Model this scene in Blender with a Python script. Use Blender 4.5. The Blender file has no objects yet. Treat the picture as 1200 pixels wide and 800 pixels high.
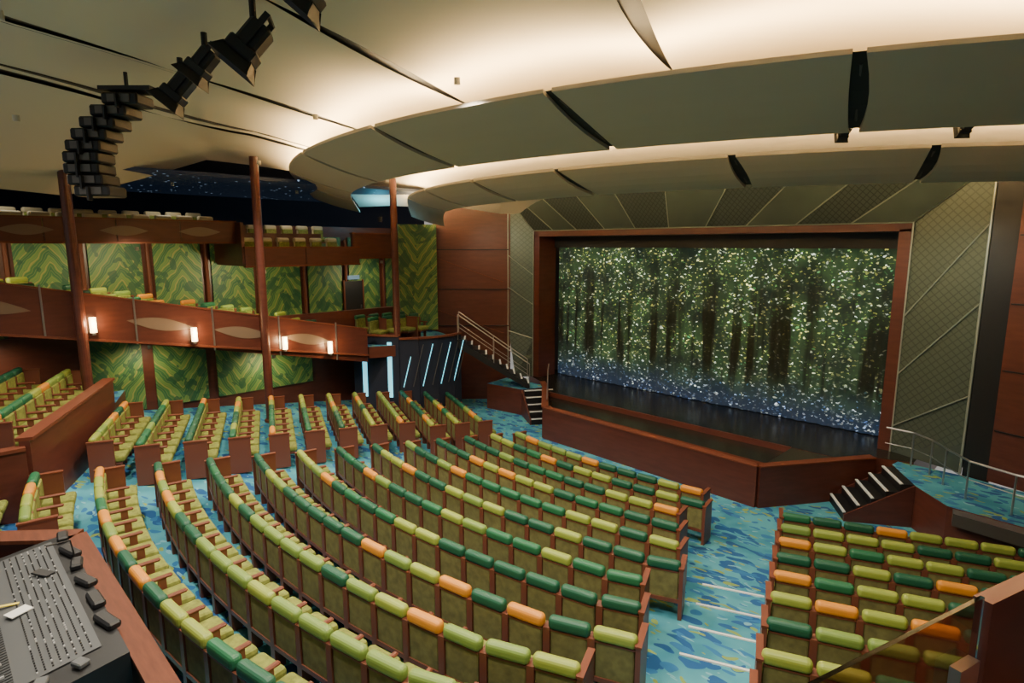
import bpy, bmesh, math, random
from mathutils import Vector, Matrix
random.seed(11)
SC = bpy.context.scene
COL = SC.collection
pi = math.pi

# ------------------------------------------------------------------ materials
def mat(name, col, rough=0.5, metal=0.0, emit=None, estr=0.0, var=0.0, vscale=3.0, spec=None, vstretch=(1,1,1)):
    m = bpy.data.materials.new(name); m.use_nodes = True
    nt = m.node_tree; b = nt.nodes['Principled BSDF']
    b.inputs['Base Color'].default_value = (*col, 1)
    b.inputs['Roughness'].default_value = rough
    b.inputs['Metallic'].default_value = metal
    if spec is not None: b.inputs['Specular IOR Level'].default_value = spec
    if emit:
        b.inputs['Emission Color'].default_value = (*emit, 1)
        b.inputs['Emission Strength'].default_value = estr
    if var > 0:
        tc = nt.nodes.new('ShaderNodeTexCoord')
        mp = nt.nodes.new('ShaderNodeMapping'); mp.inputs['Scale'].default_value = vstretch
        nz = nt.nodes.new('ShaderNodeTexNoise'); nz.inputs['Scale'].default_value = vscale
        nz.inputs['Detail'].default_value = 5
        rp = nt.nodes.new('ShaderNodeValToRGB')
        rp.color_ramp.elements[0].position = 0.3; rp.color_ramp.elements[1].position = 0.7
        rp.color_ramp.elements[0].color = (*[c*(1-var) for c in col], 1)
        rp.color_ramp.elements[1].color = (*[min(1, c*(1+var)) for c in col], 1)
        nt.links.new(tc.outputs['Object'], mp.inputs[0]); nt.links.new(mp.outputs[0], nz.inputs['Vector'])
        nt.links.new(nz.outputs['Fac'], rp.inputs[0]); nt.links.new(rp.outputs[0], b.inputs['Base Color'])
    return m

class NT:
    def __init__(s, m): s.nt = m.node_tree; s.b = s.nt.nodes['Principled BSDF']
    def n(s, t, **kw):
        x = s.nt.nodes.new(t)
        for k, v in kw.items(): setattr(x, k, v)
        return x
    def l(s, a, b): s.nt.links.new(a, b)
    def math(s, op, a, b=None, c=None):
        x = s.n('ShaderNodeMath', operation=op)
        for i, v in enumerate((a, b, c)):
            if v is None: continue
            if isinstance(v, (int, float)): x.inputs[i].default_value = v
            else: s.l(v, x.inputs[i])
        return x.outputs[0]
    def mix(s, f, a, b):
        x = s.n('ShaderNodeMix', data_type='RGBA')
        if isinstance(f, (int, float)): x.inputs[0].default_value = f
        else: s.l(f, x.inputs[0])
        for i, v in ((6, a), (7, b)):
            if isinstance(v, tuple): x.inputs[i].default_value = (*v, 1)
            else: s.l(v, x.inputs[i])
        return x.outputs[2]
    def ramp(s, f, stops, interp='LINEAR'):
        r = s.n('ShaderNodeValToRGB'); cr = r.color_ramp; cr.interpolation = interp
        while len(cr.elements) < len(stops): cr.elements.new(0.5)
        for e, (p, c) in zip(cr.elements, stops):
            e.position = p; e.color = (*c, 1)
        s.l(f, r.inputs[0]); return r.outputs[0]

def carpet_mat():
    m = mat('carpet_teal_leaves', (0.05, 0.3, 0.4), 0.95); t = NT(m)
    tc = t.n('ShaderNodeTexCoord')
    def leaf(scale, rot, loc, thr, str_=2.6):
        nz = t.n('ShaderNodeTexNoise'); nz.inputs['Scale'].default_value = 1.1
        mp0 = t.n('ShaderNodeMapping'); mp0.inputs['Location'].default_value = loc
        t.l(tc.outputs['Object'], mp0.inputs[0]); t.l(mp0.outputs[0], nz.inputs['Vector'])
        vm = t.n('ShaderNodeVectorMath', operation='SCALE'); vm.inputs['Scale'].default_value = 0.9
        t.l(nz.outputs['Color'], vm.inputs[0])
        ad = t.n('ShaderNodeVectorMath', operation='ADD'); t.l(mp0.outputs[0], ad.inputs[0]); t.l(vm.outputs[0], ad.inputs[1])
        mp = t.n('ShaderNodeMapping'); mp.inputs['Rotation'].default_value = (0, 0, rot)
        mp.inputs['Scale'].default_value = (scale, scale*str_, 0.001)
        t.l(ad.outputs[0], mp.inputs[0])
        v = t.n('ShaderNodeTexVoronoi'); v.inputs['Scale'].default_value = 1.0
        t.l(mp.outputs[0], v.inputs['Vector'])
        return t.math('LESS_THAN', v.outputs['Distance'], thr)
    n2 = t.n('ShaderNodeTexNoise'); n2.inputs['Scale'].default_value = 1.3; t.l(tc.outputs['Object'], n2.inputs['Vector'])
    base = t.ramp(n2.outputs['Fac'], [(0.35, (0.030, 0.20, 0.29)), (0.6, (0.07, 0.31, 0.39))])
    c = t.mix(leaf(1.8, 0.6, (0, 0, 0), 0.38, 1.8), base, (0.010, 0.085, 0.25))
    c = t.mix(leaf(2.3, -0.9, (5.3, 2.1, 0), 0.30, 2.0), c, (0.02, 0.14, 0.33))
    c = t.mix(leaf(2.6, 1.9, (9.3, 7.1, 0), 0.20, 2.6), c, (0.15, 0.38, 0.46))
    c = t.mix(leaf(2.2, 0.2, (1.3, 12.1, 0), 0.21, 2.6), c, (0.22, 0.32, 0.08))
    t.l(c, t.b.inputs['Base Color']); return m

def greenpanel_mat():
    m = mat('green_gold_leaf_panel', (0.1, 0.3, 0.1), 0.5); t = NT(m)
    tc = t.n('ShaderNodeTexCoord'); sp = t.n('ShaderNodeSeparateXYZ'); t.l(tc.outputs['Object'], sp.inputs[0])
    nz = t.n('ShaderNodeTexNoise'); nz.inputs['Scale'].default_value = 1.6; t.l(tc.outputs['Object'], nz.inputs['Vector'])
    yy = t.math('DIVIDE', sp.outputs['Y'], 1.75)
    tri = t.math('ABSOLUTE', t.math('SUBTRACT', t.math('FRACT', t.math('ADD', yy, 0.35)), 0.5))
    arg = t.math('ADD', t.math('MULTIPLY', sp.outputs['Z'], 1.9), t.math('MULTIPLY', tri, -4.6))
    arg = t.math('ADD', arg, t.math('MULTIPLY', nz.outputs['Fac'], 1.1))
    fr = t.math('FRACT', arg)
    c = t.ramp(fr, [(0.0, (0.025, 0.12, 0.05)), (0.3, (0.06, 0.18, 0.05)), (0.42, (0.34, 0.31, 0.08)),
                    (0.5, (0.10, 0.22, 0.06)), (0.75, (0.15, 0.26, 0.06)), (0.88, (0.03, 0.14, 0.05))])
    fr2 = t.math('FRACT', t.math('MULTIPLY', arg, 5.0))
    c = t.mix(t.math('MULTIPLY', t.math('GREATER_THAN', fr2, 0.7), 0.4), c, (0.26, 0.29, 0.08))
    n4 = t.n('ShaderNodeTexNoise'); n4.inputs['Scale'].default_value = 2.4; t.l(tc.outputs['Object'], n4.inputs['Vector'])
    c = t.mix(t.math('MULTIPLY', t.math('GREATER_THAN', n4.outputs['Fac'], 0.56), 0.8), c, (0.018, 0.09, 0.045))
    t.l(c, t.b.inputs['Base Color']); return m

def curtain_mat():
    m = mat('forest_sequin_glow_curtain', (0.01, 0.012, 0.01), 0.8); t = NT(m)
    tc = t.n('ShaderNodeTexCoord'); sp = t.n('ShaderNodeSeparateXYZ'); t.l(tc.outputs['Object'], sp.inputs[0])
    cb = t.n('ShaderNodeCombineXYZ'); t.l(sp.outputs['X'], cb.inputs[0]); t.l(sp.outputs['Z'], cb.inputs[1])
    h = t.math('DIVIDE', t.math('SUBTRACT', sp.outputs['Z'], 1.0), 5.2)
    mp = t.n('ShaderNodeMapping'); mp.inputs['Scale'].default_value = (1.0, 1.1, 1); t.l(cb.outputs[0], mp.inputs[0])
    n1 = t.n('ShaderNodeTexNoise'); n1.inputs['Scale'].default_value = 1.0; n1.inputs['Detail'].default_value = 6; n1.inputs['Roughness'].default_value = 0.6; t.l(mp.outputs[0], n1.inputs['Vector'])
    mass = t.ramp(n1.outputs['Fac'], [(0.38, (0.07, 0.07, 0.07)), (0.5, (0.5, 0.5, 0.5)), (0.62, (1, 1, 1))])
    mp2 = t.n('ShaderNodeMapping'); mp2.inputs['Scale'].default_value = (2.7, 0.10, 1); t.l(cb.outputs[0], mp2.inputs[0])
    n2 = t.n('ShaderNodeTexNoise'); n2.inputs['Scale'].default_value = 1.0; n2.inputs['Detail'].default_value = 3; t.l(mp2.outputs[0], n2.inputs['Vector'])
    trunk = t.ramp(n2.outputs['Fac'], [(0.45, (0.05, 0.05, 0.05)), (0.53, (1, 1, 1))])
    hn = t.math('ADD', h, t.math('MULTIPLY', t.math('SUBTRACT', n1.outputs['Fac'], 0.5), 0.45))
    tmask = t.ramp(hn, [(0.12, (0, 0, 0)), (0.26, (1, 1, 1)), (0.55, (0.95, 0.95, 0.95)), (0.85, (0.25, 0.25, 0.25))])
    trunk = t.mix(tmask, (1, 1, 1), trunk)
    top = t.ramp(h, [(0.03, (0.5, 0.5, 0.5)), (0.2, (0.6, 0.6, 0.6)), (0.33, (0.65, 0.65, 0.65)), (0.6, (0.85, 0.85, 0.85)), (0.95, (1, 1, 1))])
    glow = None
    nzd = t.n('ShaderNodeTexNoise'); nzd.inputs['Scale'].default_value = 9; t.l(cb.outputs[0], nzd.inputs['Vector'])
    dsc = t.n('ShaderNodeVectorMath', operation='SCALE'); dsc.inputs['Scale'].default_value = 0.16; t.l(nzd.outputs['Color'], dsc.inputs[0])
    dv = t.n('ShaderNodeVectorMath', operation='ADD'); t.l(cb.outputs[0], dv.inputs[0]); t.l(dsc.outputs[0], dv.inputs[1])
    for sc, thr, seed, amt, rot in ((8.0, 0.29, 0.0, 0.45, 0.5), (12.0, 0.34, 31.0, 0.45, -0.6), (5.8, 0.19, 60.0, 0.5, 0.2)):
        ma = t.n('ShaderNodeMapping'); ma.inputs['Location'].default_value = (seed, seed, 0); ma.inputs['Rotation'].default_value = (0, 0, rot); ma.inputs['Scale'].default_value = (0.75, 1.35, 1)
        t.l(dv.outputs[0], ma.inputs[0])
        v = t.n('ShaderNodeTexVoronoi'); v.inputs['Scale'].default_value = sc; t.l(ma.outputs[0], v.inputs['Vector'])
        s3 = t.n('ShaderNodeSeparateColor'); t.l(v.outputs['Color'], s3.inputs[0])
        on = t.math('MULTIPLY', t.math('LESS_THAN', v.outputs['Distance'], thr), t.math('GREATER_THAN', s3.outputs[0], amt))
        br = t.math('POWER', s3.outputs[1], 2.8)
        on = t.math('MULTIPLY', on, t.math('ADD', 0.16, t.math('MULTIPLY', br, 2.8)))
        colA = t.ramp(s3.outputs[2], [(0.0, (0.04, 0.24, 0.08)), (0.3, (0.28, 0.42, 0.06)), (0.55, (0.65, 0.58, 0.12)), (0.72, (0.80, 0.80, 0.36)), (0.88, (0.85, 0.95, 0.80))])
        colB = t.ramp(s3.outputs[2], [(0.0, (0.06, 0.14, 0.42)), (0.4, (0.30, 0.42, 0.65)), (0.65, (0.55, 0.60, 0.45)), (0.9, (0.85, 0.92, 1.0))])
        hb = t.ramp(hn, [(0.12, (0, 0, 0)), (0.32, (1, 1, 1))])
        cc = t.mix(hb, colB, colA)
        x = t.n('ShaderNodeVectorMath', operation='SCALE'); t.l(cc, x.inputs[0]); t.l(on, x.inputs['Scale'])
        if glow is None: glow = x.outputs[0]
        else:
            a = t.n('ShaderNodeVectorMath', operation='ADD'); t.l(glow, a.inputs[0]); t.l(x.outputs[0], a.inputs[1]); glow = a.outputs[0]
    for o in (mass, top, trunk):
        mm = t.n('ShaderNodeVectorMath', operation='MULTIPLY'); t.l(glow, mm.inputs[0]); t.l(o, mm.inputs[1]); glow = mm.outputs[0]
    bk = t.mix(mass, (0.003, 0.009, 0.007), (0.024, 0.050, 0.018))
    bkb = t.mix(t.ramp(h, [(0.05, (1, 1, 1)), (0.22, (0, 0, 0))]), bk, (0.007, 0.016, 0.032))
    mm = t.n('ShaderNodeVectorMath', operation='MULTIPLY'); t.l(bkb, mm.inputs[0]); t.l(trunk, mm.inputs[1])
    a = t.n('ShaderNodeVectorMath', operation='ADD'); t.l(glow, a.inputs[0]); t.l(mm.outputs[0], a.inputs[1])
    t.l(a.outputs[0], t.b.inputs['Emission Color']); t.b.inputs['Emission Strength'].default_value = 1.6  # glitter and picture light put into emission; the curtain is no lamp
    return m

def stars_mat():
    m = mat('star_soffit', (0.01, 0.015, 0.03), 0.7); t = NT(m)
    tc = t.n('ShaderNodeTexCoord')
    v = t.n('ShaderNodeTexVoronoi'); v.inputs['Scale'].default_value = 3.0; t.l(tc.outputs['Object'], v.inputs['Vector'])
    t.l(t.mix(t.math('LESS_THAN', v.outputs['Distance'], 0.11), (0.003, 0.006, 0.012), (0.35, 0.5, 0.7)), t.b.inputs['Emission Color'])
    t.b.inputs['Emission Strength'].default_value = 0.9
    return m

def perf_mat(nm, c0, c1, sc):
    m = mat(nm, (0.14, 0.17, 0.13), 0.4, 0.35); t = NT(m)
    tc = t.n('ShaderNodeTexCoord'); sp = t.n('ShaderNodeSeparateXYZ'); t.l(tc.outputs['Object'], sp.inputs[0])
    a = t.math('FRACT', t.math('MULTIPLY', t.math('ADD', sp.outputs['X'], sp.outputs['Z']), sc))
    b = t.math('FRACT', t.math('MULTIPLY', t.math('SUBTRACT', sp.outputs['X'], sp.outputs['Z']), sc))
    k = t.math('MAXIMUM', t.math('GREATER_THAN', a, 0.82), t.math('GREATER_THAN', b, 0.82))
    t.l(t.mix(k, c0, c1), t.b.inputs['Base Color']); return m

M = {}
M['carpet'] = carpet_mat(); M['gpanel'] = greenpanel_mat(); M['curtain'] = curtain_mat(); M['stars'] = stars_mat()
M['perf'] = perf_mat('proscenium_mesh_panel', (0.075, 0.095, 0.085), (0.035, 0.048, 0.043), 6.0)
M['perf2'] = perf_mat('proscenium_lattice_panel', (0.105, 0.135, 0.108), (0.068, 0.09, 0.074), 5.0)
M['plain'] = mat('proscenium_plain_panel', (0.09, 0.118, 0.10), 0.36, 0.3, var=0.15, vscale=0.8)
M['wood'] = mat('cherry_wood', (0.098, 0.027, 0.017), 0.38, var=0.16, vscale=2.0, vstretch=(1, 1, 5))
M['wood2'] = mat('cherry_wood_seat', (0.15, 0.046, 0.026), 0.4)
M['woodlt'] = mat('cherry_trim', (0.15, 0.043, 0.022), 0.5, spec=0.3)
M['cap'] = mat('booth_wood_cap', (0.115, 0.034, 0.016), 0.55, spec=0.25, var=0.2, vscale=3, vstretch=(1, 6, 1))
M['olive'] = mat('olive_fabric', (0.18, 0.20, 0.035), 0.9, var=0.3, vscale=14)
M['oliveb'] = mat('olive_back_fabric', (0.145, 0.13, 0.040), 0.85, var=0.25, vscale=10)
M['dgreen'] = mat('dark_green_vinyl', (0.009, 0.085, 0.042), 0.5)
M['dgreen2'] = mat('forest_green_vinyl', (0.014, 0.125, 0.05), 0.5)
M['lgreen'] = mat('lime_vinyl', (0.26, 0.32, 0.05), 0.5)
M['lgreen2'] = mat('moss_vinyl', (0.17, 0.26, 0.05), 0.5)
M['orange'] = mat('orange_vinyl', (0.62, 0.235, 0.022), 0.5)
M['cream'] = mat('ceiling_cream', (0.66, 0.585, 0.455), 0.75)
M['cloud'] = mat('ceiling_cloud_panel', (0.47, 0.42, 0.335), 0.7)
M['black'] = mat('black_metal', (0.008, 0.008, 0.009), 0.5)
M['dark'] = mat('dark_void', (0.012, 0.012, 0.016), 0.9)
M['navy'] = mat('navy_wall', (0.01, 0.014, 0.03), 0.9)
M['cove'] = mat('cove_led', (1, 0.8, 0.5), 0.5, emit=(1.0, 0.72, 0.36), estr=120.0)
M['cyan'] = mat('cyan_light_strip', (0.3, 0.8, 0.85), 0.5, emit=(0.16, 0.72, 0.95), estr=1.4)
M['sconce'] = mat('sconce_glass', (1, 0.9, 0.7), 0.5, emit=(1.0, 0.70, 0.34), estr=9.0)
M['stagefl'] = mat('stage_floor', (0.018, 0.016, 0.011), 0.24)
M['apron'] = mat('apron_floor', (0.03, 0.027, 0.015), 0.3)
M['white'] = mat('white_nosing', (0.75, 0.75, 0.7), 0.5)
M['steel'] = mat('brushed_steel', (0.45, 0.45, 0.45), 0.3, 0.9)
M['dsteel'] = mat('dark_steel_edge', (0.12, 0.11, 0.10), 0.4, 0.6)
M['stripm'] = mat('pale_metal_trim', (0.40, 0.43, 0.36), 0.35, 0.4)
M['console'] = mat('console_grey', (0.075, 0.08, 0.085), 0.5)
M['fader'] = mat('fader_white', (0.45, 0.45, 0.45), 0.5)
M['ledg'] = mat('console_screen', (0.05, 0.08, 0.1), 0.3, emit=(0.25, 0.4, 0.5), estr=0.5)
M['yellow'] = mat('yellow_tape', (0.75, 0.6, 0.08), 0.6)
M['leaf'] = mat('pale_leaf_inlay', (0.19, 0.13, 0.085), 0.4)
M['paleseat'] = mat('pale_seat_cover', (0.50, 0.42, 0.25), 0.7)
g = mat('tinted_glass', (0.50, 0.34, 0.27), 0.02); M['glass'] = g
g.node_tree.nodes['Principled BSDF'].inputs['Transmission Weight'].default_value = 1.0
g.node_tree.nodes['Principled BSDF'].inputs['IOR'].default_value = 1.3

# ------------------------------------------------------------------ mesh builder
class MB:
    def __init__(s): s.v = []; s.f = []; s.m = []; s.mats = []
    def mi(s, k):
        if k not in s.mats: s.mats.append(k)
        return s.mats.index(k)
    def add(s, vs, fs, k):
        o = len(s.v); s.v += [tuple(p) for p in vs]; i = s.mi(k)
        for f in fs: s.f.append([o+j for j in f]); s.m.append(i)
    def box(s, c, d, k, rz=0.0, rx=0.0):
        R = Matrix.Rotation(rz, 3, 'Z') @ Matrix.Rotation(rx, 3, 'X'); c = Vector(c)
        vs = [c + R @ Vector((sx*d[0]/2, sy*d[1]/2, sz*d[2]/2)) for sx in (-1, 1) for sy in (-1, 1) for sz in (-1, 1)]
        s.add(vs, [(0, 1, 3, 2), (4, 6, 7, 5), (0, 4, 5, 1), (2, 3, 7, 6), (0, 2, 6, 4), (1, 5, 7, 3)], k)
    def wall(s, p0, p1, z0, z1, th, k, z0b=None, z1b=None):
        if z0b is None: z0b = z0
        if z1b is None: z1b = z1
        a = Vector((p0[0], p0[1], 0)); b = Vector((p1[0], p1[1], 0)); d = (b-a).normalized(); n = Vector((-d.y, d.x, 0))*th/2
        vs = [a-n+Vector((0, 0, z0)), a+n+Vector((0, 0, z0)), a-n+Vector((0, 0, z1)), a+n+Vector((0, 0, z1)),
              b-n+Vector((0, 0, z0b)), b+n+Vector((0, 0, z0b)), b-n+Vector((0, 0, z1b)), b+n+Vector((0, 0, z1b))]
        s.add(vs, [(0, 2, 3, 1), (4, 5, 7, 6), (0, 4, 6, 2), (1, 3, 7, 5), (0, 1, 5, 4), (2, 6, 7, 3)], k)
    def prism(s, pts, z0, z1, ktop, kside=None):
        n = len(pts); kside = kside or ktop
        vs = [(x, y, z0) for x, y in pts] + [(x, y, z1) for x, y in pts]
        s.add(vs, [tuple(range(n, 2*n)), tuple(range(n-1, -1, -1))], ktop)
        s.add(vs, [(i, (i+1) % n, n+(i+1) % n, n+i) for i in range(n)], kside)
    def tube(s, pts, r, k, n=8):
        pts = [Vector(p) for p in pts]; rings = []
        for i, p in enumerate(pts):
            d = (pts[min(i+1, len(pts)-1)] - pts[max(i-1, 0)]).normalized()
            u = d.cross(Vector((0, 0, 1)));
            if u.length < 1e-3: u = Vector((1, 0, 0))
            u.normalize(); w = d.cross(u)
            rings.append([p + (u*math.cos(2*pi*j/n) + w*math.sin(2*pi*j/n))*r for j in range(n)])
        vs = [q for rg in rings for q in rg]; fs = []
        for i in range(len(pts)-1):
            for j in range(n): fs.append((i*n+j, i*n+(j+1) % n, (i+1)*n+(j+1) % n, (i+1)*n+j))
        fs.append(tuple(range(n-1, -1, -1))); fs.append(tuple((len(pts)-1)*n+j for j in range(n)))
        s.add(vs, fs, k)
    def quad(s, a, b, c, d, k): s.add([a, b, c, d], [(0, 1, 2, 3)], k)
    def rbox(s, c, d, bev, k, rz=0.0, rx=0.0, seg=2):
        bm = bmesh.new(); bmesh.ops.create_cube(bm, size=1)
        bmesh.ops.scale(bm, vec=d, verts=bm.verts)
        bmesh.ops.bevel(bm, geom=bm.edges[:], offset=bev, segments=seg, affect='EDGES', profile=0.5)
        R = Matrix.Rotation(rz, 3, 'Z') @ Matrix.Rotation(rx, 3, 'X')
        bm.verts.index_update(); c = Vector(c)
        s.add([c + R @ v.co for v in bm.verts], [[v.index for v in f.verts] for f in bm.faces], k); bm.free()
    def merge(s, o, T, remap=None):
        off = len(s.v); s.v += [tuple(T @ Vector(p)) for p in o.v]
        mp = [s.mi((remap or {}).get(k, k)) for k in o.mats]
        for f, mi in zip(o.f, o.m): s.f.append([off+j for j in f]); s.m.append(mp[mi])
    def obj(s, name, parent=None, smooth=False):
        me = bpy.data.meshes.new(name); me.from_pydata(s.v, [], s.f)
        for k in s.mats: me.materials.append(M[k])
        me.polygons.foreach_set('material_index', s.m)
        if smooth: me.polygons.foreach_set('use_smooth', [True]*len(s.f))
        me.update()
        bm = bmesh.new(); bm.from_mesh(me); bmesh.ops.recalc_face_normals(bm, faces=bm.faces); bm.to_mesh(me); bm.free()
        ob = bpy.data.objects.new(name, me); COL.objects.link(ob)
        if parent: ob.parent = parent
        return ob

def spot(name, loc, target, power, col=(1, 0.84, 0.62), size=120, blend=0.8, rad=0.12):
    b = MB(); b.tube([(0, 0, 0.1), (0, 0, 0.0)], 0.05, 'cream', 12)  # small can body made up around each added lamp
    ob = b.obj(name); ob.location = loc
    L = bpy.data.lights.new(name+'_lamp', 'SPOT'); L.energy = power; L.color = col; L.spot_size = math.radians(size); L.spot_blend = blend; L.shadow_soft_size = rad
    lo = bpy.data.objects.new('lamp', L); COL.objects.link(lo); lo.parent = ob; lo.location = (0, 0, -0.12)
    d = Vector(target)-Vector(loc); lo.rotation_euler = d.to_track_quat('-Z', 'Y').to_euler()
    return ob

# ------------------------------------------------------------------ plan functions
XC = -8.7
def lerp(a, c, t): return a+(c-a)*t
def clamp(x, a=0.0, b=1.0): return max(a, min(b, x))
def q(X):
    d = abs(X-XC)
    return d*d/34 if d < 4.2 else 0.519+(d-4.2)*0.42
def dq(X):
    d = X-XC; sg = 1 if d > 0 else -1
    return d/17 if abs(d) < 4.2 else 0.42*sg
def zf(s): return 0.14*max(0.0, 12.1-s)
def zfloor(X, Y): return zf(Y-q(X))

# ------------------------------------------------------------------ floor
b = MB(); nx, ny = 64, 72; x0, x1, y0, y1 = -19.9, 4.0, -5.0, 20.0
vs = []; fs = []
for j in range(ny+1):
    for i in range(nx+1):
        X = x0+(x1-x0)*i/nx; Y = y0+(y1-y0)*j/ny
        vs.append((X, Y, min(zfloor(X, Y), 2.3)))
for j in range(ny):
    for i in range(nx):
        a = j*(nx+1)+i; fs.append((a, a+1, a+nx+2, a+nx+1))
b.add(vs, fs, 'carpet'); b.obj('floor')

# ------------------------------------------------------------------ seats
W = 0.55
T = MB()
T.rbox((0, 0.0, 0.55), (0.465, 0.09, 0.50), 0.025, 'oliveb')
T.rbox((0, 0.055, 0.60), (0.45, 0.06, 0.42), 0.025, 'olive')
T.rbox((0, -0.005, 0.862), (0.515, 0.14, 0.165), 0.06, 'CAP', seg=4)
T.box((0, -0.047, 0.775), (0.47, 0.012, 0.02), 'wood2')
T.rbox((0, 0.30, 0.42), (0.47, 0.48, 0.13), 0.045, 'olive')
T.box((0, 0.28, 0.33), (0.44, 0.42, 0.05), 'wood2')
T.box((0, -0.05, 0.30), (0.50, 0.02, 0.06), 'wood2')
ARM = MB()
ARM.box((0, 0.01, 0.40), (0.085, 0.14, 0.80), 'wood2')
ARM.rbox((0, 0.22, 0.62), (0.065, 0.42, 0.045), 0.015, 'woodlt', seg=1)
ARM.box((0, 0.30, 0.3), (0.035, 0.10, 0.62), 'wood2')
END = MB()
END.box((0, 0.14, 0.43), (0.06, 0.46, 0.84), 'wood2')
END.box((0, 0.14, 0.855), (0.08, 0.48, 0.03), 'woodlt')
CAPS = ['dgreen']*6+['dgreen2']*3+['lgreen']*5+['lgreen2']*3+['orange']*4
def seat_row(name, pts, ang, caps=None):
    r = MB(); n = len(pts); last = None
    for i, (p, a) in enumerate(zip(pts, ang)):
        Tm = Matrix.Translation(p) @ Matrix.Rotation(a, 4, 'Z')
        cap = random.choice(caps or CAPS)
        if last and random.random() < 0.3 and last != 'orange': cap = last
        if last == 'orange' and cap == 'orange': cap = 'lgreen'
        last = cap
        r.merge(T, Tm, {'CAP': cap})
        if i == 0: r.merge(END, Tm @ Matrix.Translation((-W/2, 0, 0)))
        else: r.merge(ARM, Tm @ Matrix.Translation((-W/2, 0, 0)))
        if i == n-1: r.merge(END, Tm @ Matrix.Translation((W/2, 0, 0)))
    return r.obj(name)
def curve_row(s, Xa, Xb, name='theater_seat_row', zadd=0.0, zfix=None, caps=None):
    X = Xa; pts = []; an = []
    while True:
        sl = dq(X); dx = W/math.sqrt(1+sl*sl)
        if X+dx > Xb: break
        Xm = X+dx/2; a = math.atan(dq(Xm))
        z = zf(s) if zfix is None else zfix
        pts.append((Xm, s+q(Xm), z+zadd)); an.append(a); X += dx
    if pts: seat_row(name, pts, an, caps)
for k in range(12):
    curve_row(11.8-0.93*k, -11.95-0.07*k, -5.6+0.3*k)
    curve_row(11.3-0.93*k, -17.45-0.0*k, -13.25-0.06*k)
for k in range(10):
    curve_row(11.3-0.93*k, -4.2+0.27*k, 2.0)
curve_row(11.8-0.93*12, -12.8, -10.6)
curve_row(11.8-0.93*13, -12.8, -11.4)
curve_row(11.8-0.93*14, -12.8, -11.4)

b = MB()
pl = [(-19.4, -4.5), (-13.0, -4.5), (-13.0, 1.0), (-17.9, 3.35), (-19.4, 3.9)]
b.prism(pl, 0.8, 2.35, 'carpet', 'wood')
b.wall((-13.0, 1.05), (-17.5, 3.2), 1.2, 3.05, 0.16, 'wood'); b.wall((-13.0, 1.05), (-17.5, 3.2), 3.05, 3.11, 0.26, 'woodlt')
b.wall((-13.0, 1.05), (-13.0, -4.5), 1.2, 2.9, 0.16, 'wood'); b.wall((-13.0, 1.05), (-13.0, -4.5), 2.9, 2.96, 0.24, 'woodlt')
b.obj('raised_box_platform')
for k in range(4):
    curve_row(-0.35-0.95*k, -18.6, -13.6, zfix=2.35+0.18*k)

b = MB()
for k in range(3, 12):
    s = 11.55-0.93*k
    Xa, Xb = -5.45+0.3*k, -4.35+0.27*k
    b.box(((Xa+Xb)/2, s+q((Xa+Xb)/2), zf(s)+0.012), (Xb-Xa, 0.04, 0.02), 'white', rz=math.atan(dq((Xa+Xb)/2)))
b.obj('aisle_step_nosing')

# ------------------------------------------------------------------ stage
b = MB()
b.prism([(-16.9, 24), (-16.9, 17.9), (-15.6, 17.3), (-14.4, 16.3), (-4.3, 16.3), (-3.9, 16.95), (-3.0, 17.3), (-3.0, 24)], 0, 1.0, 'stagefl', 'wood')
b.obj('stage_deck')
b = MB()
fr = [(-15.5, 17.2), (-14.9, 16.7), (-12.9, 14.45), (-5.6, 14.15), (-3.8, 16.85)]
for p, r in zip(fr[:-1], fr[1:]):
    b.wall(p, r, 0, 1.04, 0.18, 'wood'); b.wall(p, r, 1.04, 1.08, 0.24, 'woodlt')
b.prism([(-14.7, 16.25), (-12.9, 14.6), (-5.7, 14.3), (-5.6, 16.25)], 0.0, 0.80, 'apron')
b.prism([(-13.2, 15.2), (-5.75, 15.0), (-5.7, 16.2), (-14.3, 16.2)], 0.80, 0.86, 'stagefl', 'woodlt')
b.wall((-14.3, 16.25), (-5.6, 16.25), 0.80, 1.02, 0.06, 'wood')
b.prism([(-5.6, 14.3), (-4.3, 16.25), (-5.6, 16.25)], 0.0, 1.0, 'apron', 'wood')
b.obj('stage_apron')

b = MB(); n = 400; vs = []; fs = []
for i in range(n+1):
    X = -16.25+12.4*i/n; Y = 19.0+0.03*math.sin(i*0.55)+0.02*math.sin(i*0.21+1)
    vs += [(X, Y, 1.02), (X, Y, 6.35)]
for i in range(n): fs.append((2*i, 2*i+2, 2*i+3, 2*i+1))
b.add(vs, fs, 'curtain'); b.obj('stage_curtain', smooth=True)
b = MB(); b.box((-10, 19.6, 4.2), (15.5, 0.1, 7.5), 'black'); b.obj('wall_stage_back')

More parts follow.
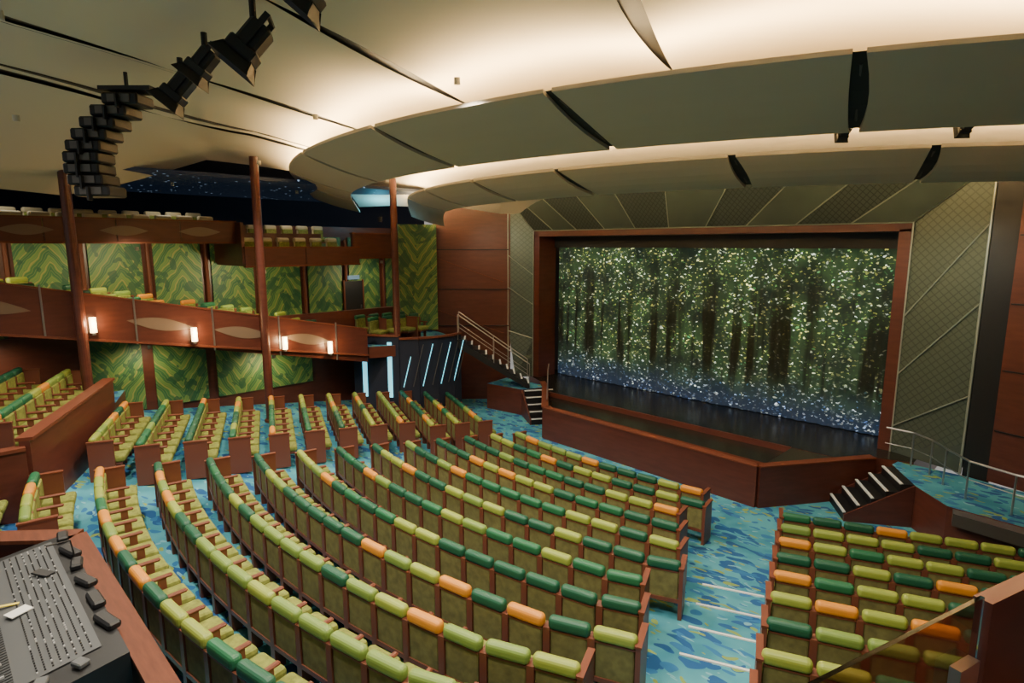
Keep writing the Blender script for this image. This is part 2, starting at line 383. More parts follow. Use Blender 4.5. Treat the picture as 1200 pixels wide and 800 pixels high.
b = MB()
b.box((-16.45, 18.35, 3.9), (0.3, 1.0, 5.8), 'wood'); b.box((-3.80, 18.35, 3.9), (0.3, 1.0, 5.8), 'wood')
b.box((-10.12, 18.35, 6.85), (12.95, 1.0, 0.22), 'wood')
b.box((-10.08, 18.8, 6.52), (12.4, 0.1, 0.44), 'black')
b.obj('proscenium_frame')
b = MB(); Yi, Yo = 17.85, 17.25
ix0, ix1, izt = -16.6, -3.65, 6.96
ox0, ox1, ozt = -17.45, -2.05, 8.25
ti = [0, .08, .17, .27, .37, .47, .57, .67, .78, .89, 1]; to = [0, .03, .11, .22, .33, .46, .6, .72, .83, .93, 1]
for a in range(10):
    A = (lerp(ix0, ix1, ti[a]), Yi, izt); B = (lerp(ix0, ix1, ti[a+1]), Yi, izt)
    Cc = (lerp(ox0, ox1, to[a+1]), Yo, ozt); D = (lerp(ox0, ox1, to[a]), Yo, ozt)
    b.quad(A, B, Cc, D, 'perf' if a % 2 == 0 else 'plain')
    b.tube([Vector(A)+Vector((0, -.03, 0)), Vector(D)+Vector((0, -.03, 0))], 0.018, 'stripm', 6)
b.tube([(ix1, Yi-.03, izt), (ox1, Yo-.03, ozt)], 0.018, 'stripm', 6)
for (xi, xo, sl) in ((ix0, ox0, 0.5), (ix1, ox1, 0.6)):
    zi = [6.96, 5.2, 4.0, 2.6, 1.0]; zo = [8.25, 6.0, 4.7, 2.9, 1.0] if xi < -10 else [8.25, 6.9, 5.1, 2.9, 1.7]
    if xi > -10: zi = [6.96, 4.6, 3.1, 1.7, 1.0]
    for a in range(4):
        b.quad((xi, Yi, zi[a]), (xi, Yi, zi[a+1]), (xo+(0.4 if (xo < -10 and a == 3) else 0), Yo, zo[a+1]), (xo, Yo, zo[a]), 'perf2')
        b.tube([(xi, Yi-.03, zi[a]), (xo, Yo-.03, zo[a])], 0.018, 'stripm', 6)
    if xi > -10: b.add([(xi, Yi, 1.0), (xo, Yo, 1.0), (xo, Yo, 1.7)], [(0, 1, 2)], 'plain')
    b.tube([(xi, Yi-.03, 1.0), (xi, Yi-.03, 6.96)], 0.02, 'stripm', 6)
    b.tube([(xo, Yo-.03, 1.0), (xo, Yo-.03, 8.25)], 0.03, 'stripm', 6)
b.tube([(ix0, Yi-.03, izt), (ix1, Yi-.03, izt)], 0.02, 'stripm', 6)
b.obj('proscenium_surround')

b = MB()
b.box((-1.75, 17.3, 4.6), (0.5, 0.3, 7.4), 'black')
b.wall((-1.5, 17.2), (4.0, 15.5), 1.0, 9.2, 0.2, 'wood')
for z in (2.2, 3.6, 5.1, 6.6): b.wall((-1.5, 17.08), (4.0, 15.38), z, z+0.03, 0.03, 'black')
b.obj('wall_right')
b = MB()
b.wall((-19.6, 15.1), (-17.45, 17.35), 0, 9.2, 0.2, 'wood')
for z in (3.1, 4.6, 6.2): b.wall((-19.5, 15.0), (-17.4, 17.2), z, z+0.035, 0.03, 'black')
b.wall((-19.4, 14.95), (-17.5, 17.0), 3.8, 3.83, 0.03, 'woodlt', 2.8, 2.83)
b.wall((-19.4, 14.95), (-17.5, 17.0), 5.9, 5.93, 0.03, 'woodlt', 4.9, 4.93)
b.obj('wall_stage_left')

# ------------------------------------------------------------------ left walls
b = MB()
b.box((-20.0, 6, 2.0), (0.2, 22, 4.0), 'wood'); b.obj('wall_left_lower')
b = MB()
for i in range(9):
    y = -0.6+1.75*i+0.875
    if y > 9.8: break
    if y < 3.3: continue
    b.box((-19.86, y, 2.7), (0.06, 1.45, 2.2), 'gpanel')
b.obj('wall_panel_lower')
b = MB(); b.box((-22.1, 6, 5.4), (0.2, 22, 3.4), 'wood'); b.obj('wall_left_middle')
b = MB()
for i in range(10):
    y = -1.6+1.75*i+0.875
    b.box((-21.95, y, 5.2), (0.06, 1.42, 3.0), 'gpanel')
    b.tube([(-21.9, y+0.875, 3.8), (-21.9, y+0.875, 6.6)], 0.06, 'woodlt', 8)
b.obj('wall_panel_middle')
b = MB(); b.wall((-19.9, 13.6), (-19.3, 15.0), 3.0, 7.2, 0.1, 'gpanel'); b.obj('wall_panel_end')
b = MB(); b.box((-25.5, 6, 8), (0.2, 26, 5), 'navy'); b.obj('wall_left_upper')
b = MB(); b.box((-21.88, 12.7, 3.9), (0.1, 0.8, 2.1), 'black'); b.box((-21.82, 12.7, 5.1), (0.08, 0.5, 0.16), 'ledg')
b.box((-21.84, 12.27, 3.9), (0.06, 0.06, 2.2), 'woodlt'); b.box((-21.84, 13.13, 3.9), (0.06, 0.06, 2.2), 'woodlt'); b.box((-21.8, 13.0, 3.9), (0.05, 0.03, 0.15), 'steel'); b.obj('door_1')

def zl(y): return 5.5-(y-1.5)*0.21
b = MB()
FX = -18.0
ys = [-4.0, 0.2, 2.1, 4.0, 5.9, 7.8, 9.7, 10.9]
for a, c in zip(ys[:-1], ys[1:]):
    b.wall((FX, a+0.02), (FX, c-0.02), zl(a)-1.2+0.03*(a), zl(a), 0.12, 'wood', zl(c)-1.2+0.03*c, zl(c))
    b.wall((FX, a), (FX, c), zl(a), zl(a)+0.04, 0.16, 'woodlt', zl(c), zl(c)+0.04)
    b.wall((FX, a), (FX, c), zl(a)-1.25+0.03*a, zl(a)-1.19+0.03*a, 0.2, 'woodlt', zl(c)-1.25+0.03*c, zl(c)-1.19+0.03*c)
    b.add([(FX, a, zl(a)-0.95), (FX, c, zl(c)-0.95), (-21.9, c, zl(c)-0.8), (-21.9, a, zl(a)-0.8),
           (FX, a, zl(a)-1.15), (FX, c, zl(c)-1.15), (-21.9, c, zl(c)-1.1), (-21.9, a, zl(a)-1.1)],
          [(0, 1, 2, 3), (4, 7, 6, 5), (0, 4, 5, 1), (1, 5, 6, 2), (2, 6, 7, 3), (3, 7, 4, 0)], 'wood')
for i, y in enumerate(ys[1:-1]):
    b.wall((FX+0.075, y-0.02), (FX+0.075, y+0.02), zl(y)-1.15, zl(y)+0.1, 0.03, 'steel')
b.obj('balcony_lower')
b = MB(); b.prism([(-21.8, 10.95), (-18.0, 10.95), (-17.6, 12), (-17.3, 14.4), (-19.3, 15.0), (-21.8, 15.2)], 2.5, 2.9, 'carpet', 'wood'); b.obj('box_deck')
b = MB()
def inlay(X, y, zc_, sl, L=0.8, H=0.17, n=16):
    up = [(X, y-L+2*L*i/n, zc_-sl*(-L+2*L*i/n)+H*math.sin(pi*i/n)) for i in range(n+1)]
    dn = [(X, y-L+2*L*i/n, zc_-sl*(-L+2*L*i/n)-H*math.sin(pi*i/n)) for i in range(n-1, 0, -1)]
    vs = up+dn; b.add(vs, [tuple(range(len(vs)))], 'leaf')
for y in (1.1, 4.6, 6.7, 8.7): inlay(FX+0.075, y, zl(y)-0.55, 0.21)
for y in (2.2, 4.4, 6.4): inlay(-19.92, y, 6.8, 0.0, 0.6, 0.14)
b.obj('leaf_inlay')
for y in (3.05, 5.35, 7.9, 9.4):
    b = MB(); z = zl(y)-0.75
    b.tube([(0, 0, -0.18), (0, 0, -0.1), (0, 0, 0.2)], 0.075, 'sconce', 10)
    b.tube([(0, 0, -0.24), (0, 0, -0.18)], 0.05, 'steel', 8)
    b.box((-0.06, 0, -0.1), (0.08, 0.1, 0.2), 'steel')
    ob = b.obj('wall_sconce'); ob.location = (FX+0.2, y, z)
    L = bpy.data.lights.new('sconce_lamp', 'POINT'); L.energy = 30; L.color = (1, 0.62, 0.28); L.shadow_soft_size = 0.06
    lo = bpy.data.objects.new('lamp', L); COL.objects.link(lo); lo.parent = ob; lo.location = (0.2, 0, 0.05)

for k in range(2):
    r = MB()
    for i in range(17):
        y = 0.2+0.58*i
        if i % 5 == 4: continue
        Tm = Matrix.Translation((-19.2-1.1*k, y, zl(y)-0.9+0.12*k)) @ Matrix.Rotation(-pi/2+0.5, 4, 'Z'); r.merge(T, Tm, {'CAP': random.choice(CAPS)})
        r.merge(ARM, Tm @ Matrix.Translation((-W/2, 0, 0)))
    r.obj('balcony_seat_row')
for k in range(2):
    seat_row('balcony_seat_row', [(-18.7-0.9*k+0.05*i, 11.6+0.56*i, 2.9) for i in range(4)], [-pi/2+0.3]*4, ['dgreen', 'dgreen2', 'dgreen'])
b = MB()
def fascia(y0_, y1_, X, z0, z1):
    n = max(1, round((y1_-y0_)/1.7))
    for i in range(n):
        a = lerp(y0_, y1_, i/n); c = lerp(y0_, y1_, (i+1)/n)
        b.wall((X, a+0.015), (X, c-0.015), z0, z1, 0.12, 'wood')
    b.wall((X, y0_), (X, y1_), z1, z1+0.05, 0.2, 'woodlt'); b.wall((X, y0_), (X, y1_), z0-0.06, z0, 0.2, 'woodlt')
    b.prism([(X, y0_), (X, y1_), (X-5, y1_), (X-5, y0_)], z0-0.02, z0+0.12, 'wood')
fascia(-4, 7.5, -20.0, 6.5, 7.1)
fascia(7.5, 11.6, -19.5, 5.75, 6.3)
fascia(11.6, 15.0, -20.0, 5.95, 6.8)
b.wall((-19.5, 7.5), (-24, 7.5), 5.8, 7.1, 0.1, 'wood')
b.wall((-20.8, 8.0), (-20.8, 10.8), 5.87, 6.8, 0.1, 'wood')
b.obj('balcony_upper')
for X, ya, yb, z in ((-20.6, -1.0, 7.2, 6.35), (-21.7, -1, 7.2, 6.5), (-20.2, 7.9, 11.2, 5.70), (-21.4, 8.0, 11.0, 6.15)):
    r = MB(); y = ya
    while y < yb:
        Tm = Matrix.Translation((X, y, z)) @ Matrix.Rotation(-pi/2+0.3, 4, 'Z')
        r.merge(T, Tm, {'CAP': 'paleseat', 'oliveb': 'paleseat'}); y += 0.6
    r.obj('balcony_seat_row')
for y in (2.8, 7.3, 12.0):
    b = MB(); zb = zfloor(-17.8, y) if y < 11 else 2.9
    b.tube([(-17.78, y, zb), (-17.78, y, 8.9)], 0.12, 'wood', 16)
    b.tube([(-17.78, y, zb), (-17.78, y, zb+0.1)], 0.17, 'woodlt', 16)
    b.obj('support_column', smooth=False)
b = MB(); b.box((-22, 6, 8.35), (7.6, 24, 0.1), 'stars'); b.obj('ceiling_star_soffit')

# ------------------------------------------------------------------ light-strip box
b = MB()
b.wall((-19.0, 10.95), (-17.6, 11.95), 0.3, 3.2, 0.12, 'navy'); b.wall((-19.0, 10.95), (-17.6, 11.95), 3.2, 3.26, 0.22, 'woodlt')
d = Vector((1.4, 1.0)).normalized(); nrm = Vector((d.y, -d.x))
for t in (0.25, 0.8):
    c = Vector((-19.0, 10.95))+Vector((1.4, 1.0))*t+nrm*0.08
    b.wall(c-d*0.08, c+d*0.08, 1.0, 3.0, 0.04, 'cyan')
cur = [(-17.6, 11.95), (-17.2, 12.5), (-17.0, 13.2), (-17.0, 13.9), (-17.2, 14.4)]
for i, (p, r_) in enumerate(zip(cur[:-1], cur[1:])):
    b.wall(p, r_, 0.5, 3.1, 0.1, 'navy'); b.wall(p, r_, 3.1, 3.16, 0.2, 'woodlt')
    for tt in (0.25, 0.75):
        c = Vector(p).lerp(Vector(r_), tt)+Vector((0.09, -0.03))
        b.tube([(c.x+0.1, c.y+0.3, 2.9), (c.x-0.0, c.y-0.1, 1.4)], 0.014, 'cyan' if tt < .5 else 'dsteel', 6)
b.obj('light_strip_box')

# ------------------------------------------------------------------ stairs
def stair(name, p0, p1, z0, z1, width, n, rail=True):
    b = MB(); a = Vector((p0[0], p0[1], 0)); c = Vector((p1[0], p1[1], 0)); d = (c-a); L = d.length; d.normalize(); sd = Vector((-d.y, d.x, 0))
    rz = math.atan2(d.y, d.x)
    for i in range(n):
        z = z0+(z1-z0)*(i+1)/n; run = L/n; cc = a+d*(run*(i+0.5))
        if rail: b.box((cc.x, cc.y, z-0.06), (run+0.03, width, 0.12), 'black', rz=rz)
        else: b.box((cc.x, cc.y, (z+z0)/2), (run, width, z-z0), 'black', rz=rz)
        e = a+d*(run*i+0.02); b.box((e.x, e.y, z+0.005), (0.06, width, 0.03), 'white', rz=rz)
    for sgn in (-1, 1):
        o = sd*sgn*(width/2+0.03)
        P = [a+o, c+o]
        if rail: b.wall(P[0], P[1], z0-0.05, z0+0.12, 0.05, 'black', z1-0.3, z1)
        else: b.wall(P[0], P[1], z0, z0+0.16, 0.05, 'wood', z0, z1)
        if rail:
            b.tube([(P[0].x, P[0].y, z0+0.95), (P[1].x, P[1].y, z1+0.95)], 0.02, 'steel')
            b.tube([(P[0].x, P[0].y, z0+0.5), (P[1].x, P[1].y, z1+0.5)], 0.01, 'steel')
            for t in (0.0, 0.5, 1.0):
                g_ = P[0].lerp(P[1], t); zz = lerp(z0, z1, t); b.tube([(g_.x, g_.y, zz), (g_.x, g_.y, zz+0.95)], 0.015, 'steel')
    return b.obj(name)
stair('stage_stairs', (-4.15, 15.35), (-2.95, 16.1), 0.0, 1.0, 1.15, 5, False)
stair('stage_stairs', (-13.9, 15.65), (-15.0, 16.35), 0.0, 1.0, 1.1, 5, False)
stair('box_stairs', (-15.6, 16.5), (-17.4, 14.5), 1.0, 2.9, 0.9, 10, True)
b = MB(); b.prism([(-3.35, 16.75), (-2.6, 15.55), (-1.9, 14.8), (0.5, 14.6), (1.5, 16.1), (-1.9, 17.1), (-3.3, 17.1)], 0, 1.0, 'carpet', 'wood'); b.obj('landing_platform')
b = MB(); b.prism([(-14.9, 17.0), (-15.3, 15.85), (-17.0, 15.6), (-17.2, 16.9)], 0, 1.0, 'carpet', 'wood'); b.obj('landing_platform')
b = MB()
rl = [(-3.6, 17.0), (-3.0, 16.95), (-2.55, 16.6), (-2.2, 16.1), (-1.7, 15.5), (-0.9, 15.2), (0.6, 15.0)]
b.tube([(x, y, 1.85) for x, y in rl], 0.025, 'steel'); b.tube([(x, y, 1.45) for x, y in rl], 0.012, 'steel')
for x, y in rl[1:]: b.tube([(x, y, 1.0), (x, y, 1.85)], 0.02, 'steel')
b.obj('landing_railing')
b = MB(); b.prism([(-1.75, 14.5), (0.9, 14.2), (0.9, 14.55), (-1.8, 14.78)], 0.72, 0.98, 'steel', 'dsteel'); b.obj('metal_ramp')
b = MB(); rr = [(-14.9, 16.9), (-14.5, 16.4), (-13.3, 15.0)]
b.tube([(x, y, z) for (x, y), z in zip(rr, (1.9, 1.8, 1.15))], 0.022, 'steel'); b.tube([(-14.5, 16.4, 1.05), (-14.5, 16.4, 1.8)], 0.02, 'steel'); b.obj('stage_handrail')

# ------------------------------------------------------------------ ceiling
CX, CY = -9.8, 24.7
def pol(R, adeg, z): a = math.radians(adeg); return Vector((CX+R*math.sin(a), CY-R*math.cos(a), z))
def droop(a): return 0.45*max(0, (-a-31)/12)**2
def ring(name, Ro, zo, Ri, zi, cuts, gap=0.13, belly=0.06):
    for a0, a1 in zip(cuts[:-1], cuts[1:]):
        b = MB(); n = 14; m = 5; ga = math.degrees(gap/Ro)
        vs = []
        for th in (0, 0.06):
            for j in range(m+1):
                t = j/m; R = lerp(Ro, Ri, t)
                for i in range(n+1):
                    sk = ga*(0.35+1.0*math.sin(pi*(0.15+0.7*t)))
                    a = lerp(a0+sk+0.9*t, a1-sk*0.4+0.9*t, i/n)
                    z = lerp(zo, zi, t)-belly*math.sin(pi*t)-droop(a)+th
                    vs.append(pol(R, a, z))
        N = (n+1)*(m+1); fs = []
        for j in range(m):
            for i in range(n):
                k = j*(n+1)+i; fs.append((k, k+1, k+n+2, k+n+1)); fs.append((N+k, N+k+n+1, N+k+n+2, N+k+1))
        for i in range(n):
            fs.append((i, N+i, N+i+1, i+1)); k = m*(n+1)+i; fs.append((k, k+1, N+k+1, N+k))
        for j in range(m):
            k = j*(n+1); fs.append((k, k+n+1, N+k+n+1, N+k)); k += n; fs.append((k, N+k, N+k+n+1, k+n+1))
        b.add(vs, fs, 'cloud'); b.obj(name)
    for a in cuts[1:-1]:
        b = MB(); hw = math.degrees(0.32/Ro); m = 5; vs = []
        for th in (0.062, 0.075):
            for j in range(m+1):
                t = lerp(0.04, 1.0, j/m); R = lerp(Ro, Ri, t); z = lerp(zo, zi, t)-belly*math.sin(pi*t)-droop(a)+th
                vs += [pol(R, a-hw+.9*t, z), pol(R, a+hw*1.3+.9*t, z)]
        fs = []
        for j in range(m): k = 2*j; fs += [(k, k+1, k+3, k+2), (12+k, 12+k+2, 12+k+3, 12+k+1), (k, k+2, 12+k+2, 12+k), (k+1, 12+k+1, 12+k+3, k+3)]
        b.add(vs, fs, 'black')  # black sheet added above each gap to keep cove light out
        A = pol(lerp(Ro, Ri, .15), a+0.3, lerp(zo, zi, .15)-droop(a)+0.04); B_ = pol(lerp(Ro, Ri, .85), a+.9, lerp(zo, zi, .85)-droop(a)+0.03)
        b.tube([A, B_], 0.02, 'dsteel', 6)
        b.obj('gap_blackout_truss')
ring('ceiling_cloud_panel', 18.2, 8.6, 16.4, 8.0, [-43, -36, -27, -14.5, -1.5, 11.5, 24, 37, 50])
ring('ceiling_cloud_panel', 14.5, 8.0, 13.2, 7.55, [-44, -32, -20, -8, 3.5, 18.3, 31, 45, 60])
def annulus(b, R0, z0, R1, z1, a0, a1, k, n=60):
    vs = []
    for i in range(n+1):
        a = lerp(a0, a1, i/n); vs += [pol(R0, a, z0-droop(a)), pol(R1, a, z1-droop(a))]
    b.add(vs, [(2*i, 2*i+1, 2*i+3, 2*i+2) for i in range(n)], k)
b = MB(); annulus(b, 17.7, 8.60, 17.85, 8.63, -42, 50, 'cove'); b.obj('cove_light_strip')
b = MB(); annulus(b, 14.1, 8.02, 14.25, 8.05, -43, 60, 'cove'); b.obj('cove_light_strip')
b = MB()
for R0, z0, R1, z1 in ((16.7, 8.62, 15.5, 8.66), (15.5, 8.66, 14, 8.62), (14, 8.62, 12.5, 8.5), (12.5, 8.5, 11, 8.3), (11, 8.3, 5, 8.3)):
    annulus(b, R0, z0, R1, z1, -46, 62, 'cream')
b.obj('ceiling_tier_2', smooth=True)
NS = 28
cur = []
for a in (62, 48, 33, 16, 0.7, -14.5, -29):
    p = pol(15.7, a, 0); pts = []
    for i in range(NS+1):
        t = i/NS; y = lerp(p.y, -5.0, t); D = p.y-y
        pts.append((p.x+0.20*D+0.045*D*D*(1-D/30), y))
    cur.append(pts)
last = []
for i in range(NS+1):
    t = i/NS; y = lerp(12.0, -5.0, t); last.append((lerp(-20.2, -17.6, t), y))
cur.append(last)
def zc(x, y):
    R = math.hypot(x-CX, y-CY)
    z = 9.1+0.12*math.sin(min(1, max(0, (R-15.7)/8))*pi)-0.02*max(0, R-22)
    if x < -12: z -= 0.95*((-12-x)/6.5)**2*(0.3+1.15*clamp((6.5-y)/3.5))
    return z
for ci, (c0, c1) in enumerate(zip(cur[:-1], cur[1:])):
    b = MB(); n = 12; vs = []
    for i in range(NS+1):
        A = Vector(c0[i]); B = Vector(c1[i]); gw = 0.14*abs(math.sin(pi*(i-1)/11.0))/(A-B).length
        for j in range(n+1):
            t = lerp(gw, 1-gw, j/n); P = A.lerp(B, t)
            vs.append((P.x, P.y, zc(P.x, P.y)+0.16*math.sin(pi*t)))
    fs = [(i*(n+1)+j, i*(n+1)+j+1, (i+1)*(n+1)+j+1, (i+1)*(n+1)+j) for i in range(NS) for j in range(n)]
    b.add(vs, fs, 'cream'); ob = b.obj('ceiling_main_panel', smooth=True)
    if ci > 0:
        b = MB(); vs = []
        for P in c0:
            z = zc(P[0], P[1])+0.05; vs += [(P[0]-0.3, P[1], z), (P[0]+0.3, P[1], z), (P[0]-0.3, P[1], z+0.25), (P[0]+0.3, P[1], z+0.25)]
        fs = []
        for i in range(NS):
            k = 4*i; fs += [(k, k+1, k+5, k+4), (k+2, k+6, k+7, k+3), (k, k+4, k+6, k+2), (k+1, k+3, k+7, k+5)]
        b.add(vs, fs, 'black'); b.obj('slot_shade_strip')  # black strip added so the open slots read as dark shade
b = MB(); b.box((-10, 8, 10.6), (34, 30, 0.2), 'dark'); b.obj('light_block_roof')  # dark roof added above the panels to block ambient light
b = MB(); b.box((4.2, 6, 5), (0.2, 24, 11), 'wood'); b.obj('wall_right_outer')

# ------------------------------------------------------------------ hanging fixtures
def spotfix(name, loc, s=1.0, rz=0.0, tilt=0.5):
    b = MB(); R = Matrix.Translation(loc) @ Matrix.Rotation(rz, 4, 'Z') @ Matrix.Rotation(tilt, 4, 'X') @ Matrix.Scale(s, 4)
    o = MB()
    o.rbox((0, 0, 0), (0.46, 0.38, 0.5), 0.05, 'black', seg=1)
    o.rbox((0, 0.0, -0.28), (0.56, 0.48, 0.2), 0.03, 'black', seg=1)
    for rz_ in (0, pi/2, pi, -pi/2):
        p = MB(); p.add([(-0.26, 0.23, -0.36), (0.26, 0.23, -0.36), (0.35, 0.36, -0.58), (-0.35, 0.36, -0.58),
                         (-0.26, 0.22, -0.37), (0.26, 0.22, -0.37), (0.35, 0.35, -0.59), (-0.35, 0.35, -0.59)],
                        [(0, 1, 2, 3), (7, 6, 5, 4), (0, 4, 5, 1), (1, 5, 6, 2), (2, 6, 7, 3), (3, 7, 4, 0)], 'black')
        o.merge(p, Matrix.Rotation(rz_, 4, 'Z'))
    o.box((0.27, 0, 0.1), (0.03, 0.1, 0.6), 'black'); o.box((-0.27, 0, 0.1), (0.03, 0.1, 0.6), 'black'); o.box((0, 0, 0.4), (0.57, 0.1, 0.03), 'black')
    b.merge(o, R); b.tube([(loc[0], loc[1], loc[2]+0.2*s), (loc[0], loc[1], loc[2]+0.6*s)], 0.04, 'black'); return b.obj(name)
spotfix('stage_spotlight', (-5.75, 3.1, 8.95), 0.62, 2.4, 0.7)
spotfix('stage_spotlight', (-7.3, 3.1, 8.75), 0.70, 2.6, 0.7)
spotfix('stage_spotlight', (-8.6, 3.0, 8.76), 0.55, 2.5, 0.7)
spotfix('stage_spotlight', (-9.6, 3.0, 8.62), 0.62, 2.6, 0.7)
b = MB()
for i in range(9):
    t = i/8
    z = 8.62-1.38*t; off = 0.55*math.sin(t*2.5)+0.25*t
    x = -11.2-off*0.72; y = 2.7-off*0.70
    b.rbox((x, y, z), (0.56, 0.46, 0.165), 0.025, 'black', rz=0.78, seg=1)
    b.box((x+0.19, y-0.19, z-0.05), (0.03, 0.10, 0.2), 'black', rz=0.78)
    b.box((x+0.17, y-0.17, z), (0.02, 0.34, 0.11), 'dsteel', rz=-0.78)
b.tube([(-11.2, 2.7, 8.7), (-11.2, 2.7, 9.05)], 0.03, 'black'); b.box((-11.15, 2.75, 8.78), (0.8, 0.4, 0.06), 'black', rz=0.78)
b.obj('line_array_speaker')
spotfix('ceiling_spot_fixture', tuple(pol(15.6, 31, 8.15)), 0.3, 0.6, 1.2)
spotfix('ceiling_spot_fixture', tuple(pol(15.6, 25, 8.15)), 0.28, 0.6, 1.2)

# ------------------------------------------------------------------ mixing console booth
b = MB()
zb = 1.5; zt = 2.62
b.wall((-9.2, 1.14), (-3.8, 1.14), zb-0.3, zt, 0.1, 'wood'); b.wall((-9.2, 1.14), (-3.8, 1.14), zt, zt+0.05, 0.22, 'cap')
for p, r_ in (((-9.2, 1.14), (-9.95, 0.3)), ((-9.95, 0.3), (-10.5, -3.0))):
    b.wall(p, r_, zb-0.3, zt, 0.1, 'wood'); b.wall(p, r_, zt, zt+0.05, 0.3, 'cap')
b.prism([(-9.2, 0.95), (-6.0, 0.95), (-6.0, -0.5), (-10.2, -1.0), (-9.8, 0.2)], 2.3, 2.42, 'black')
b.obj('sound_booth_desk')
b = MB()
def cpt(x, t, h=0.0):
    return (x, 1.02-1.15*t, 2.74-0.16*t+h)
x0c, x1c = -9.15, -5.95
b.add([cpt(x0c, 0), cpt(x1c, 0), cpt(x1c, 1), cpt(x0c, 1), (x0c, 1.02, 2.43), (x1c, 1.02, 2.43), (x1c, -.13, 2.43), (x0c, -.13, 2.43)],
      [(0, 1, 2, 3), (4, 7, 6, 5), (0, 4, 5, 1), (1, 5, 6, 2), (2, 6, 7, 3), (3, 7, 4, 0)], 'black')
b.add([cpt(x0c+.12, .14, .012), cpt(x1c-.3, .14, .012), cpt(x1c-.3, .97, .012), cpt(x0c+.12, .97, .012)], [(0, 1, 2, 3)], 'console')
rxc = 0.14
for i in range(60):
    x = x0c+0.18+i*0.045
    b.box(cpt(x, 0.80, 0.02), (0.008, 0.26, 0.006), 'black', rx=rxc)
    b.box(cpt(x, 0.74+0.14*random.random(), 0.03), (0.016, 0.035, 0.02), 'fader', rx=rxc)
    for t in (0.2, 0.25, 0.30, 0.35, 0.4, 0.45, 0.5, 0.55):
        b.box(cpt(x, t, 0.018), (0.013, 0.013, 0.014), 'fader' if random.random() < .2 else 'black')
for x in (-9.0, -8.5, -8.1, -7.6, -7.1, -6.6):
    b.rbox(cpt(x, 0.04, 0.03), (0.2+0.15*random.random(), 0.12, 0.08), 0.02, 'black', rz=random.uniform(-.3, .3), seg=1)
b.tube([cpt(-8.3, 0.03, 0.05), cpt(-8.3, 0.05, 0.25), cpt(-8.2, 0.25, 0.33)], 0.01, 'black')
for x, t in ((-6.12, 0.3), (-6.12, 0.55), (-6.1, 0.8)): b.rbox(cpt(x, t, 0.03), (0.13, 0.10, 0.05), 0.01, 'console', rz=random.uniform(-.5, .5), seg=1)
b.box(cpt(-7.55, 0.55, 0.035), (0.14, 0.2, 0.01), 'white', rz=0.4); b.box(cpt(-7.8, 0.62, 0.035), (0.22, 0.035, 0.01), 'yellow', rz=1.2)
b.box(cpt(-8.2, 0.3, 0.035), (0.24, 0.10, 0.02), 'black', rz=0.5)
b.obj('mixing_console')

# ------------------------------------------------------------------ near balcony parapet
b = MB()
b.wall((-0.72, 0.3), (-0.16, 2.08), 4.5, 5.4, 0.012, 'glass')
b.obj('balcony_glass_panel')
b = MB()
b.wall((-0.16, 2.10), (0.35, 3.6), 4.2, 5.38, 0.05, 'wood')
b.wall((-0.75, 0.3), (-0.17, 2.12), 4.2, 4.5, 0.1, 'wood')
b.prism([(-0.8, 0.3), (-0.2, 2.1), (0.3, 3.6), (3, 3.6), (3, -3), (-0.8, -3)], 4.1, 4.22, 'wood')
b.obj('balcony_parapet')
b = MB(); b.box((-0.17, 1.97, 5.03), (0.03, 0.10, 0.42), 'steel', rz=-0.3); b.obj('glass_bracket')

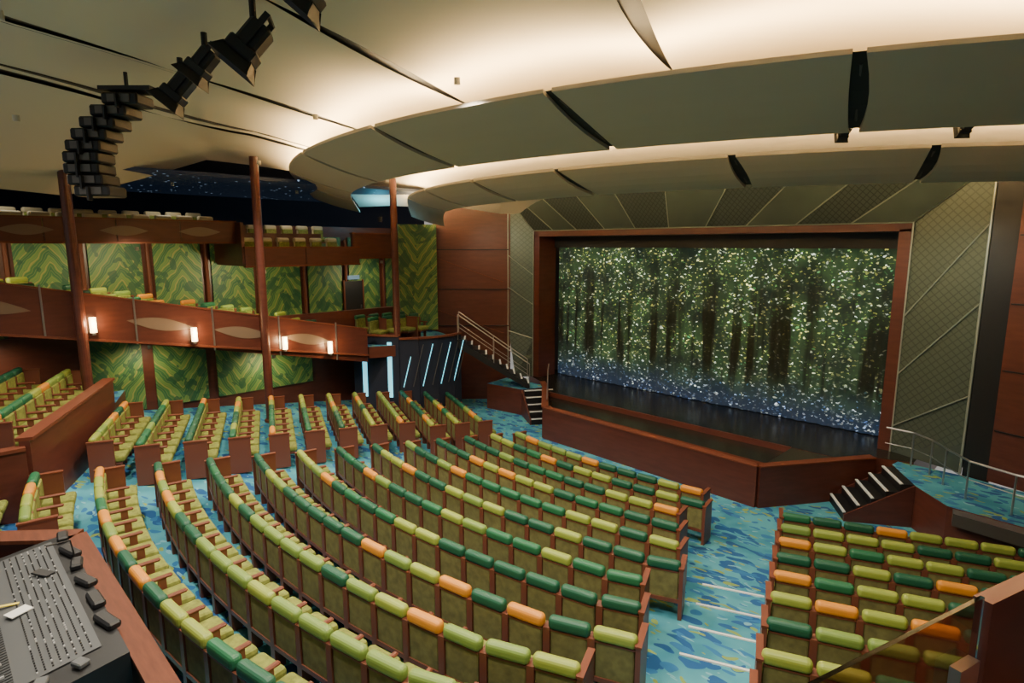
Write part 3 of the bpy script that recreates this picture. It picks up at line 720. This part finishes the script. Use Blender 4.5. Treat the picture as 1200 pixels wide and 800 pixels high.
# ------------------------------------------------------------------ lights
for x, y in ((-15.5, 6.5), (-11.5, 6.0), (-7.5, 6.3), (-3.5, 5.5), (-13.0, 1.5), (-9.0, 1.0), (-5.0, 1.5), (-1.5, 3.0)):
    spot('fill_spot', (x, y, 8.85 if x > -12 else 8.4), (x, y+0.5, 0), 1250, (1, 0.89, 0.72), 135)  # fill spots added to light the seating; the fittings are invented
for x in (-14, -10, -6, -2):
    spot('fill_spot', (x, 13.3, 7.9), (x, 12.2, 0), 400, (1, 0.9, 0.76), 130, rad=0.05)  # more added fill along the stage front
for y in (1, 4.5, 8):
    spot('fill_spot', (-19.2, y, 6.25 if y < 7 else 5.5), (-21.5, y, 4.6), 200, (1, 0.85, 0.5), 150, rad=0.05)  # fill added to brighten the middle balcony wall
    spot('fill_spot', (-18.9, y, 4.0 if y < 3 else zl(y)-1.35), (-19.9, y, 1.5), 90, (1, 0.82, 0.5), 150, rad=0.05)  # fill added under the lower balcony
spot('fill_spot', (-20.2, 13, 5.7), (-21.5, 13, 4), 110, (1, 0.85, 0.55), 150, rad=0.05)  # same added fill at the box end
for y in (2, 6, 10):
    spot('fill_spot', (-20.8, y, 8.2), (-21, y, 6), 50, (0.9, 0.85, 0.75), 140, rad=0.05)  # weak fill added over the upper balcony
spot('fill_spot', (-3.0, 13.6, 7.7), (-2.7, 17.6, 3.8), 420, (0.96, 1.0, 0.82), 80, rad=0.05)  # added spot, brightens the right side of the surround
spot('fill_spot', (-15.8, 13.8, 7.7), (-17.0, 17.4, 4.2), 180, (0.96, 1.0, 0.82), 90, rad=0.05)  # added spot, brightens the left side of the surround
spot('fill_spot', (1.0, 0.5, 8.6), (0, 2, 4), 160, (1, 0.85, 0.65), 120)  # spot added to light the near wood parapet
L = bpy.data.lights.new('blue_uplight_lamp', 'POINT'); L.energy = 60; L.color = (0.15, 0.7, 1.0); L.shadow_soft_size = 0.1
b = MB(); b.tube([(0, 0, -0.3), (0, 0, -0.12)], 0.08, 'black', 10); ob = b.obj('blue_uplight'); ob.location = (-20.5, 13.2, 7.6)
lo = bpy.data.objects.new('lamp', L); COL.objects.link(lo); lo.parent = ob
w = bpy.data.worlds.new('world'); SC.world = w; w.use_nodes = True
w.node_tree.nodes['Background'].inputs[0].default_value = (0.9, 0.87, 0.82, 1); w.node_tree.nodes['Background'].inputs[1].default_value = 0.4

cam = bpy.data.cameras.new('camera'); cam.lens = 21.0; cam.sensor_width = 36; cam.clip_start = 0.05
co = bpy.data.objects.new('camera', cam); COL.objects.link(co)
co.location = (0, 0, 6.4); co.rotation_euler = (math.radians(90-9.17), 0, math.radians(45))
SC.camera = co
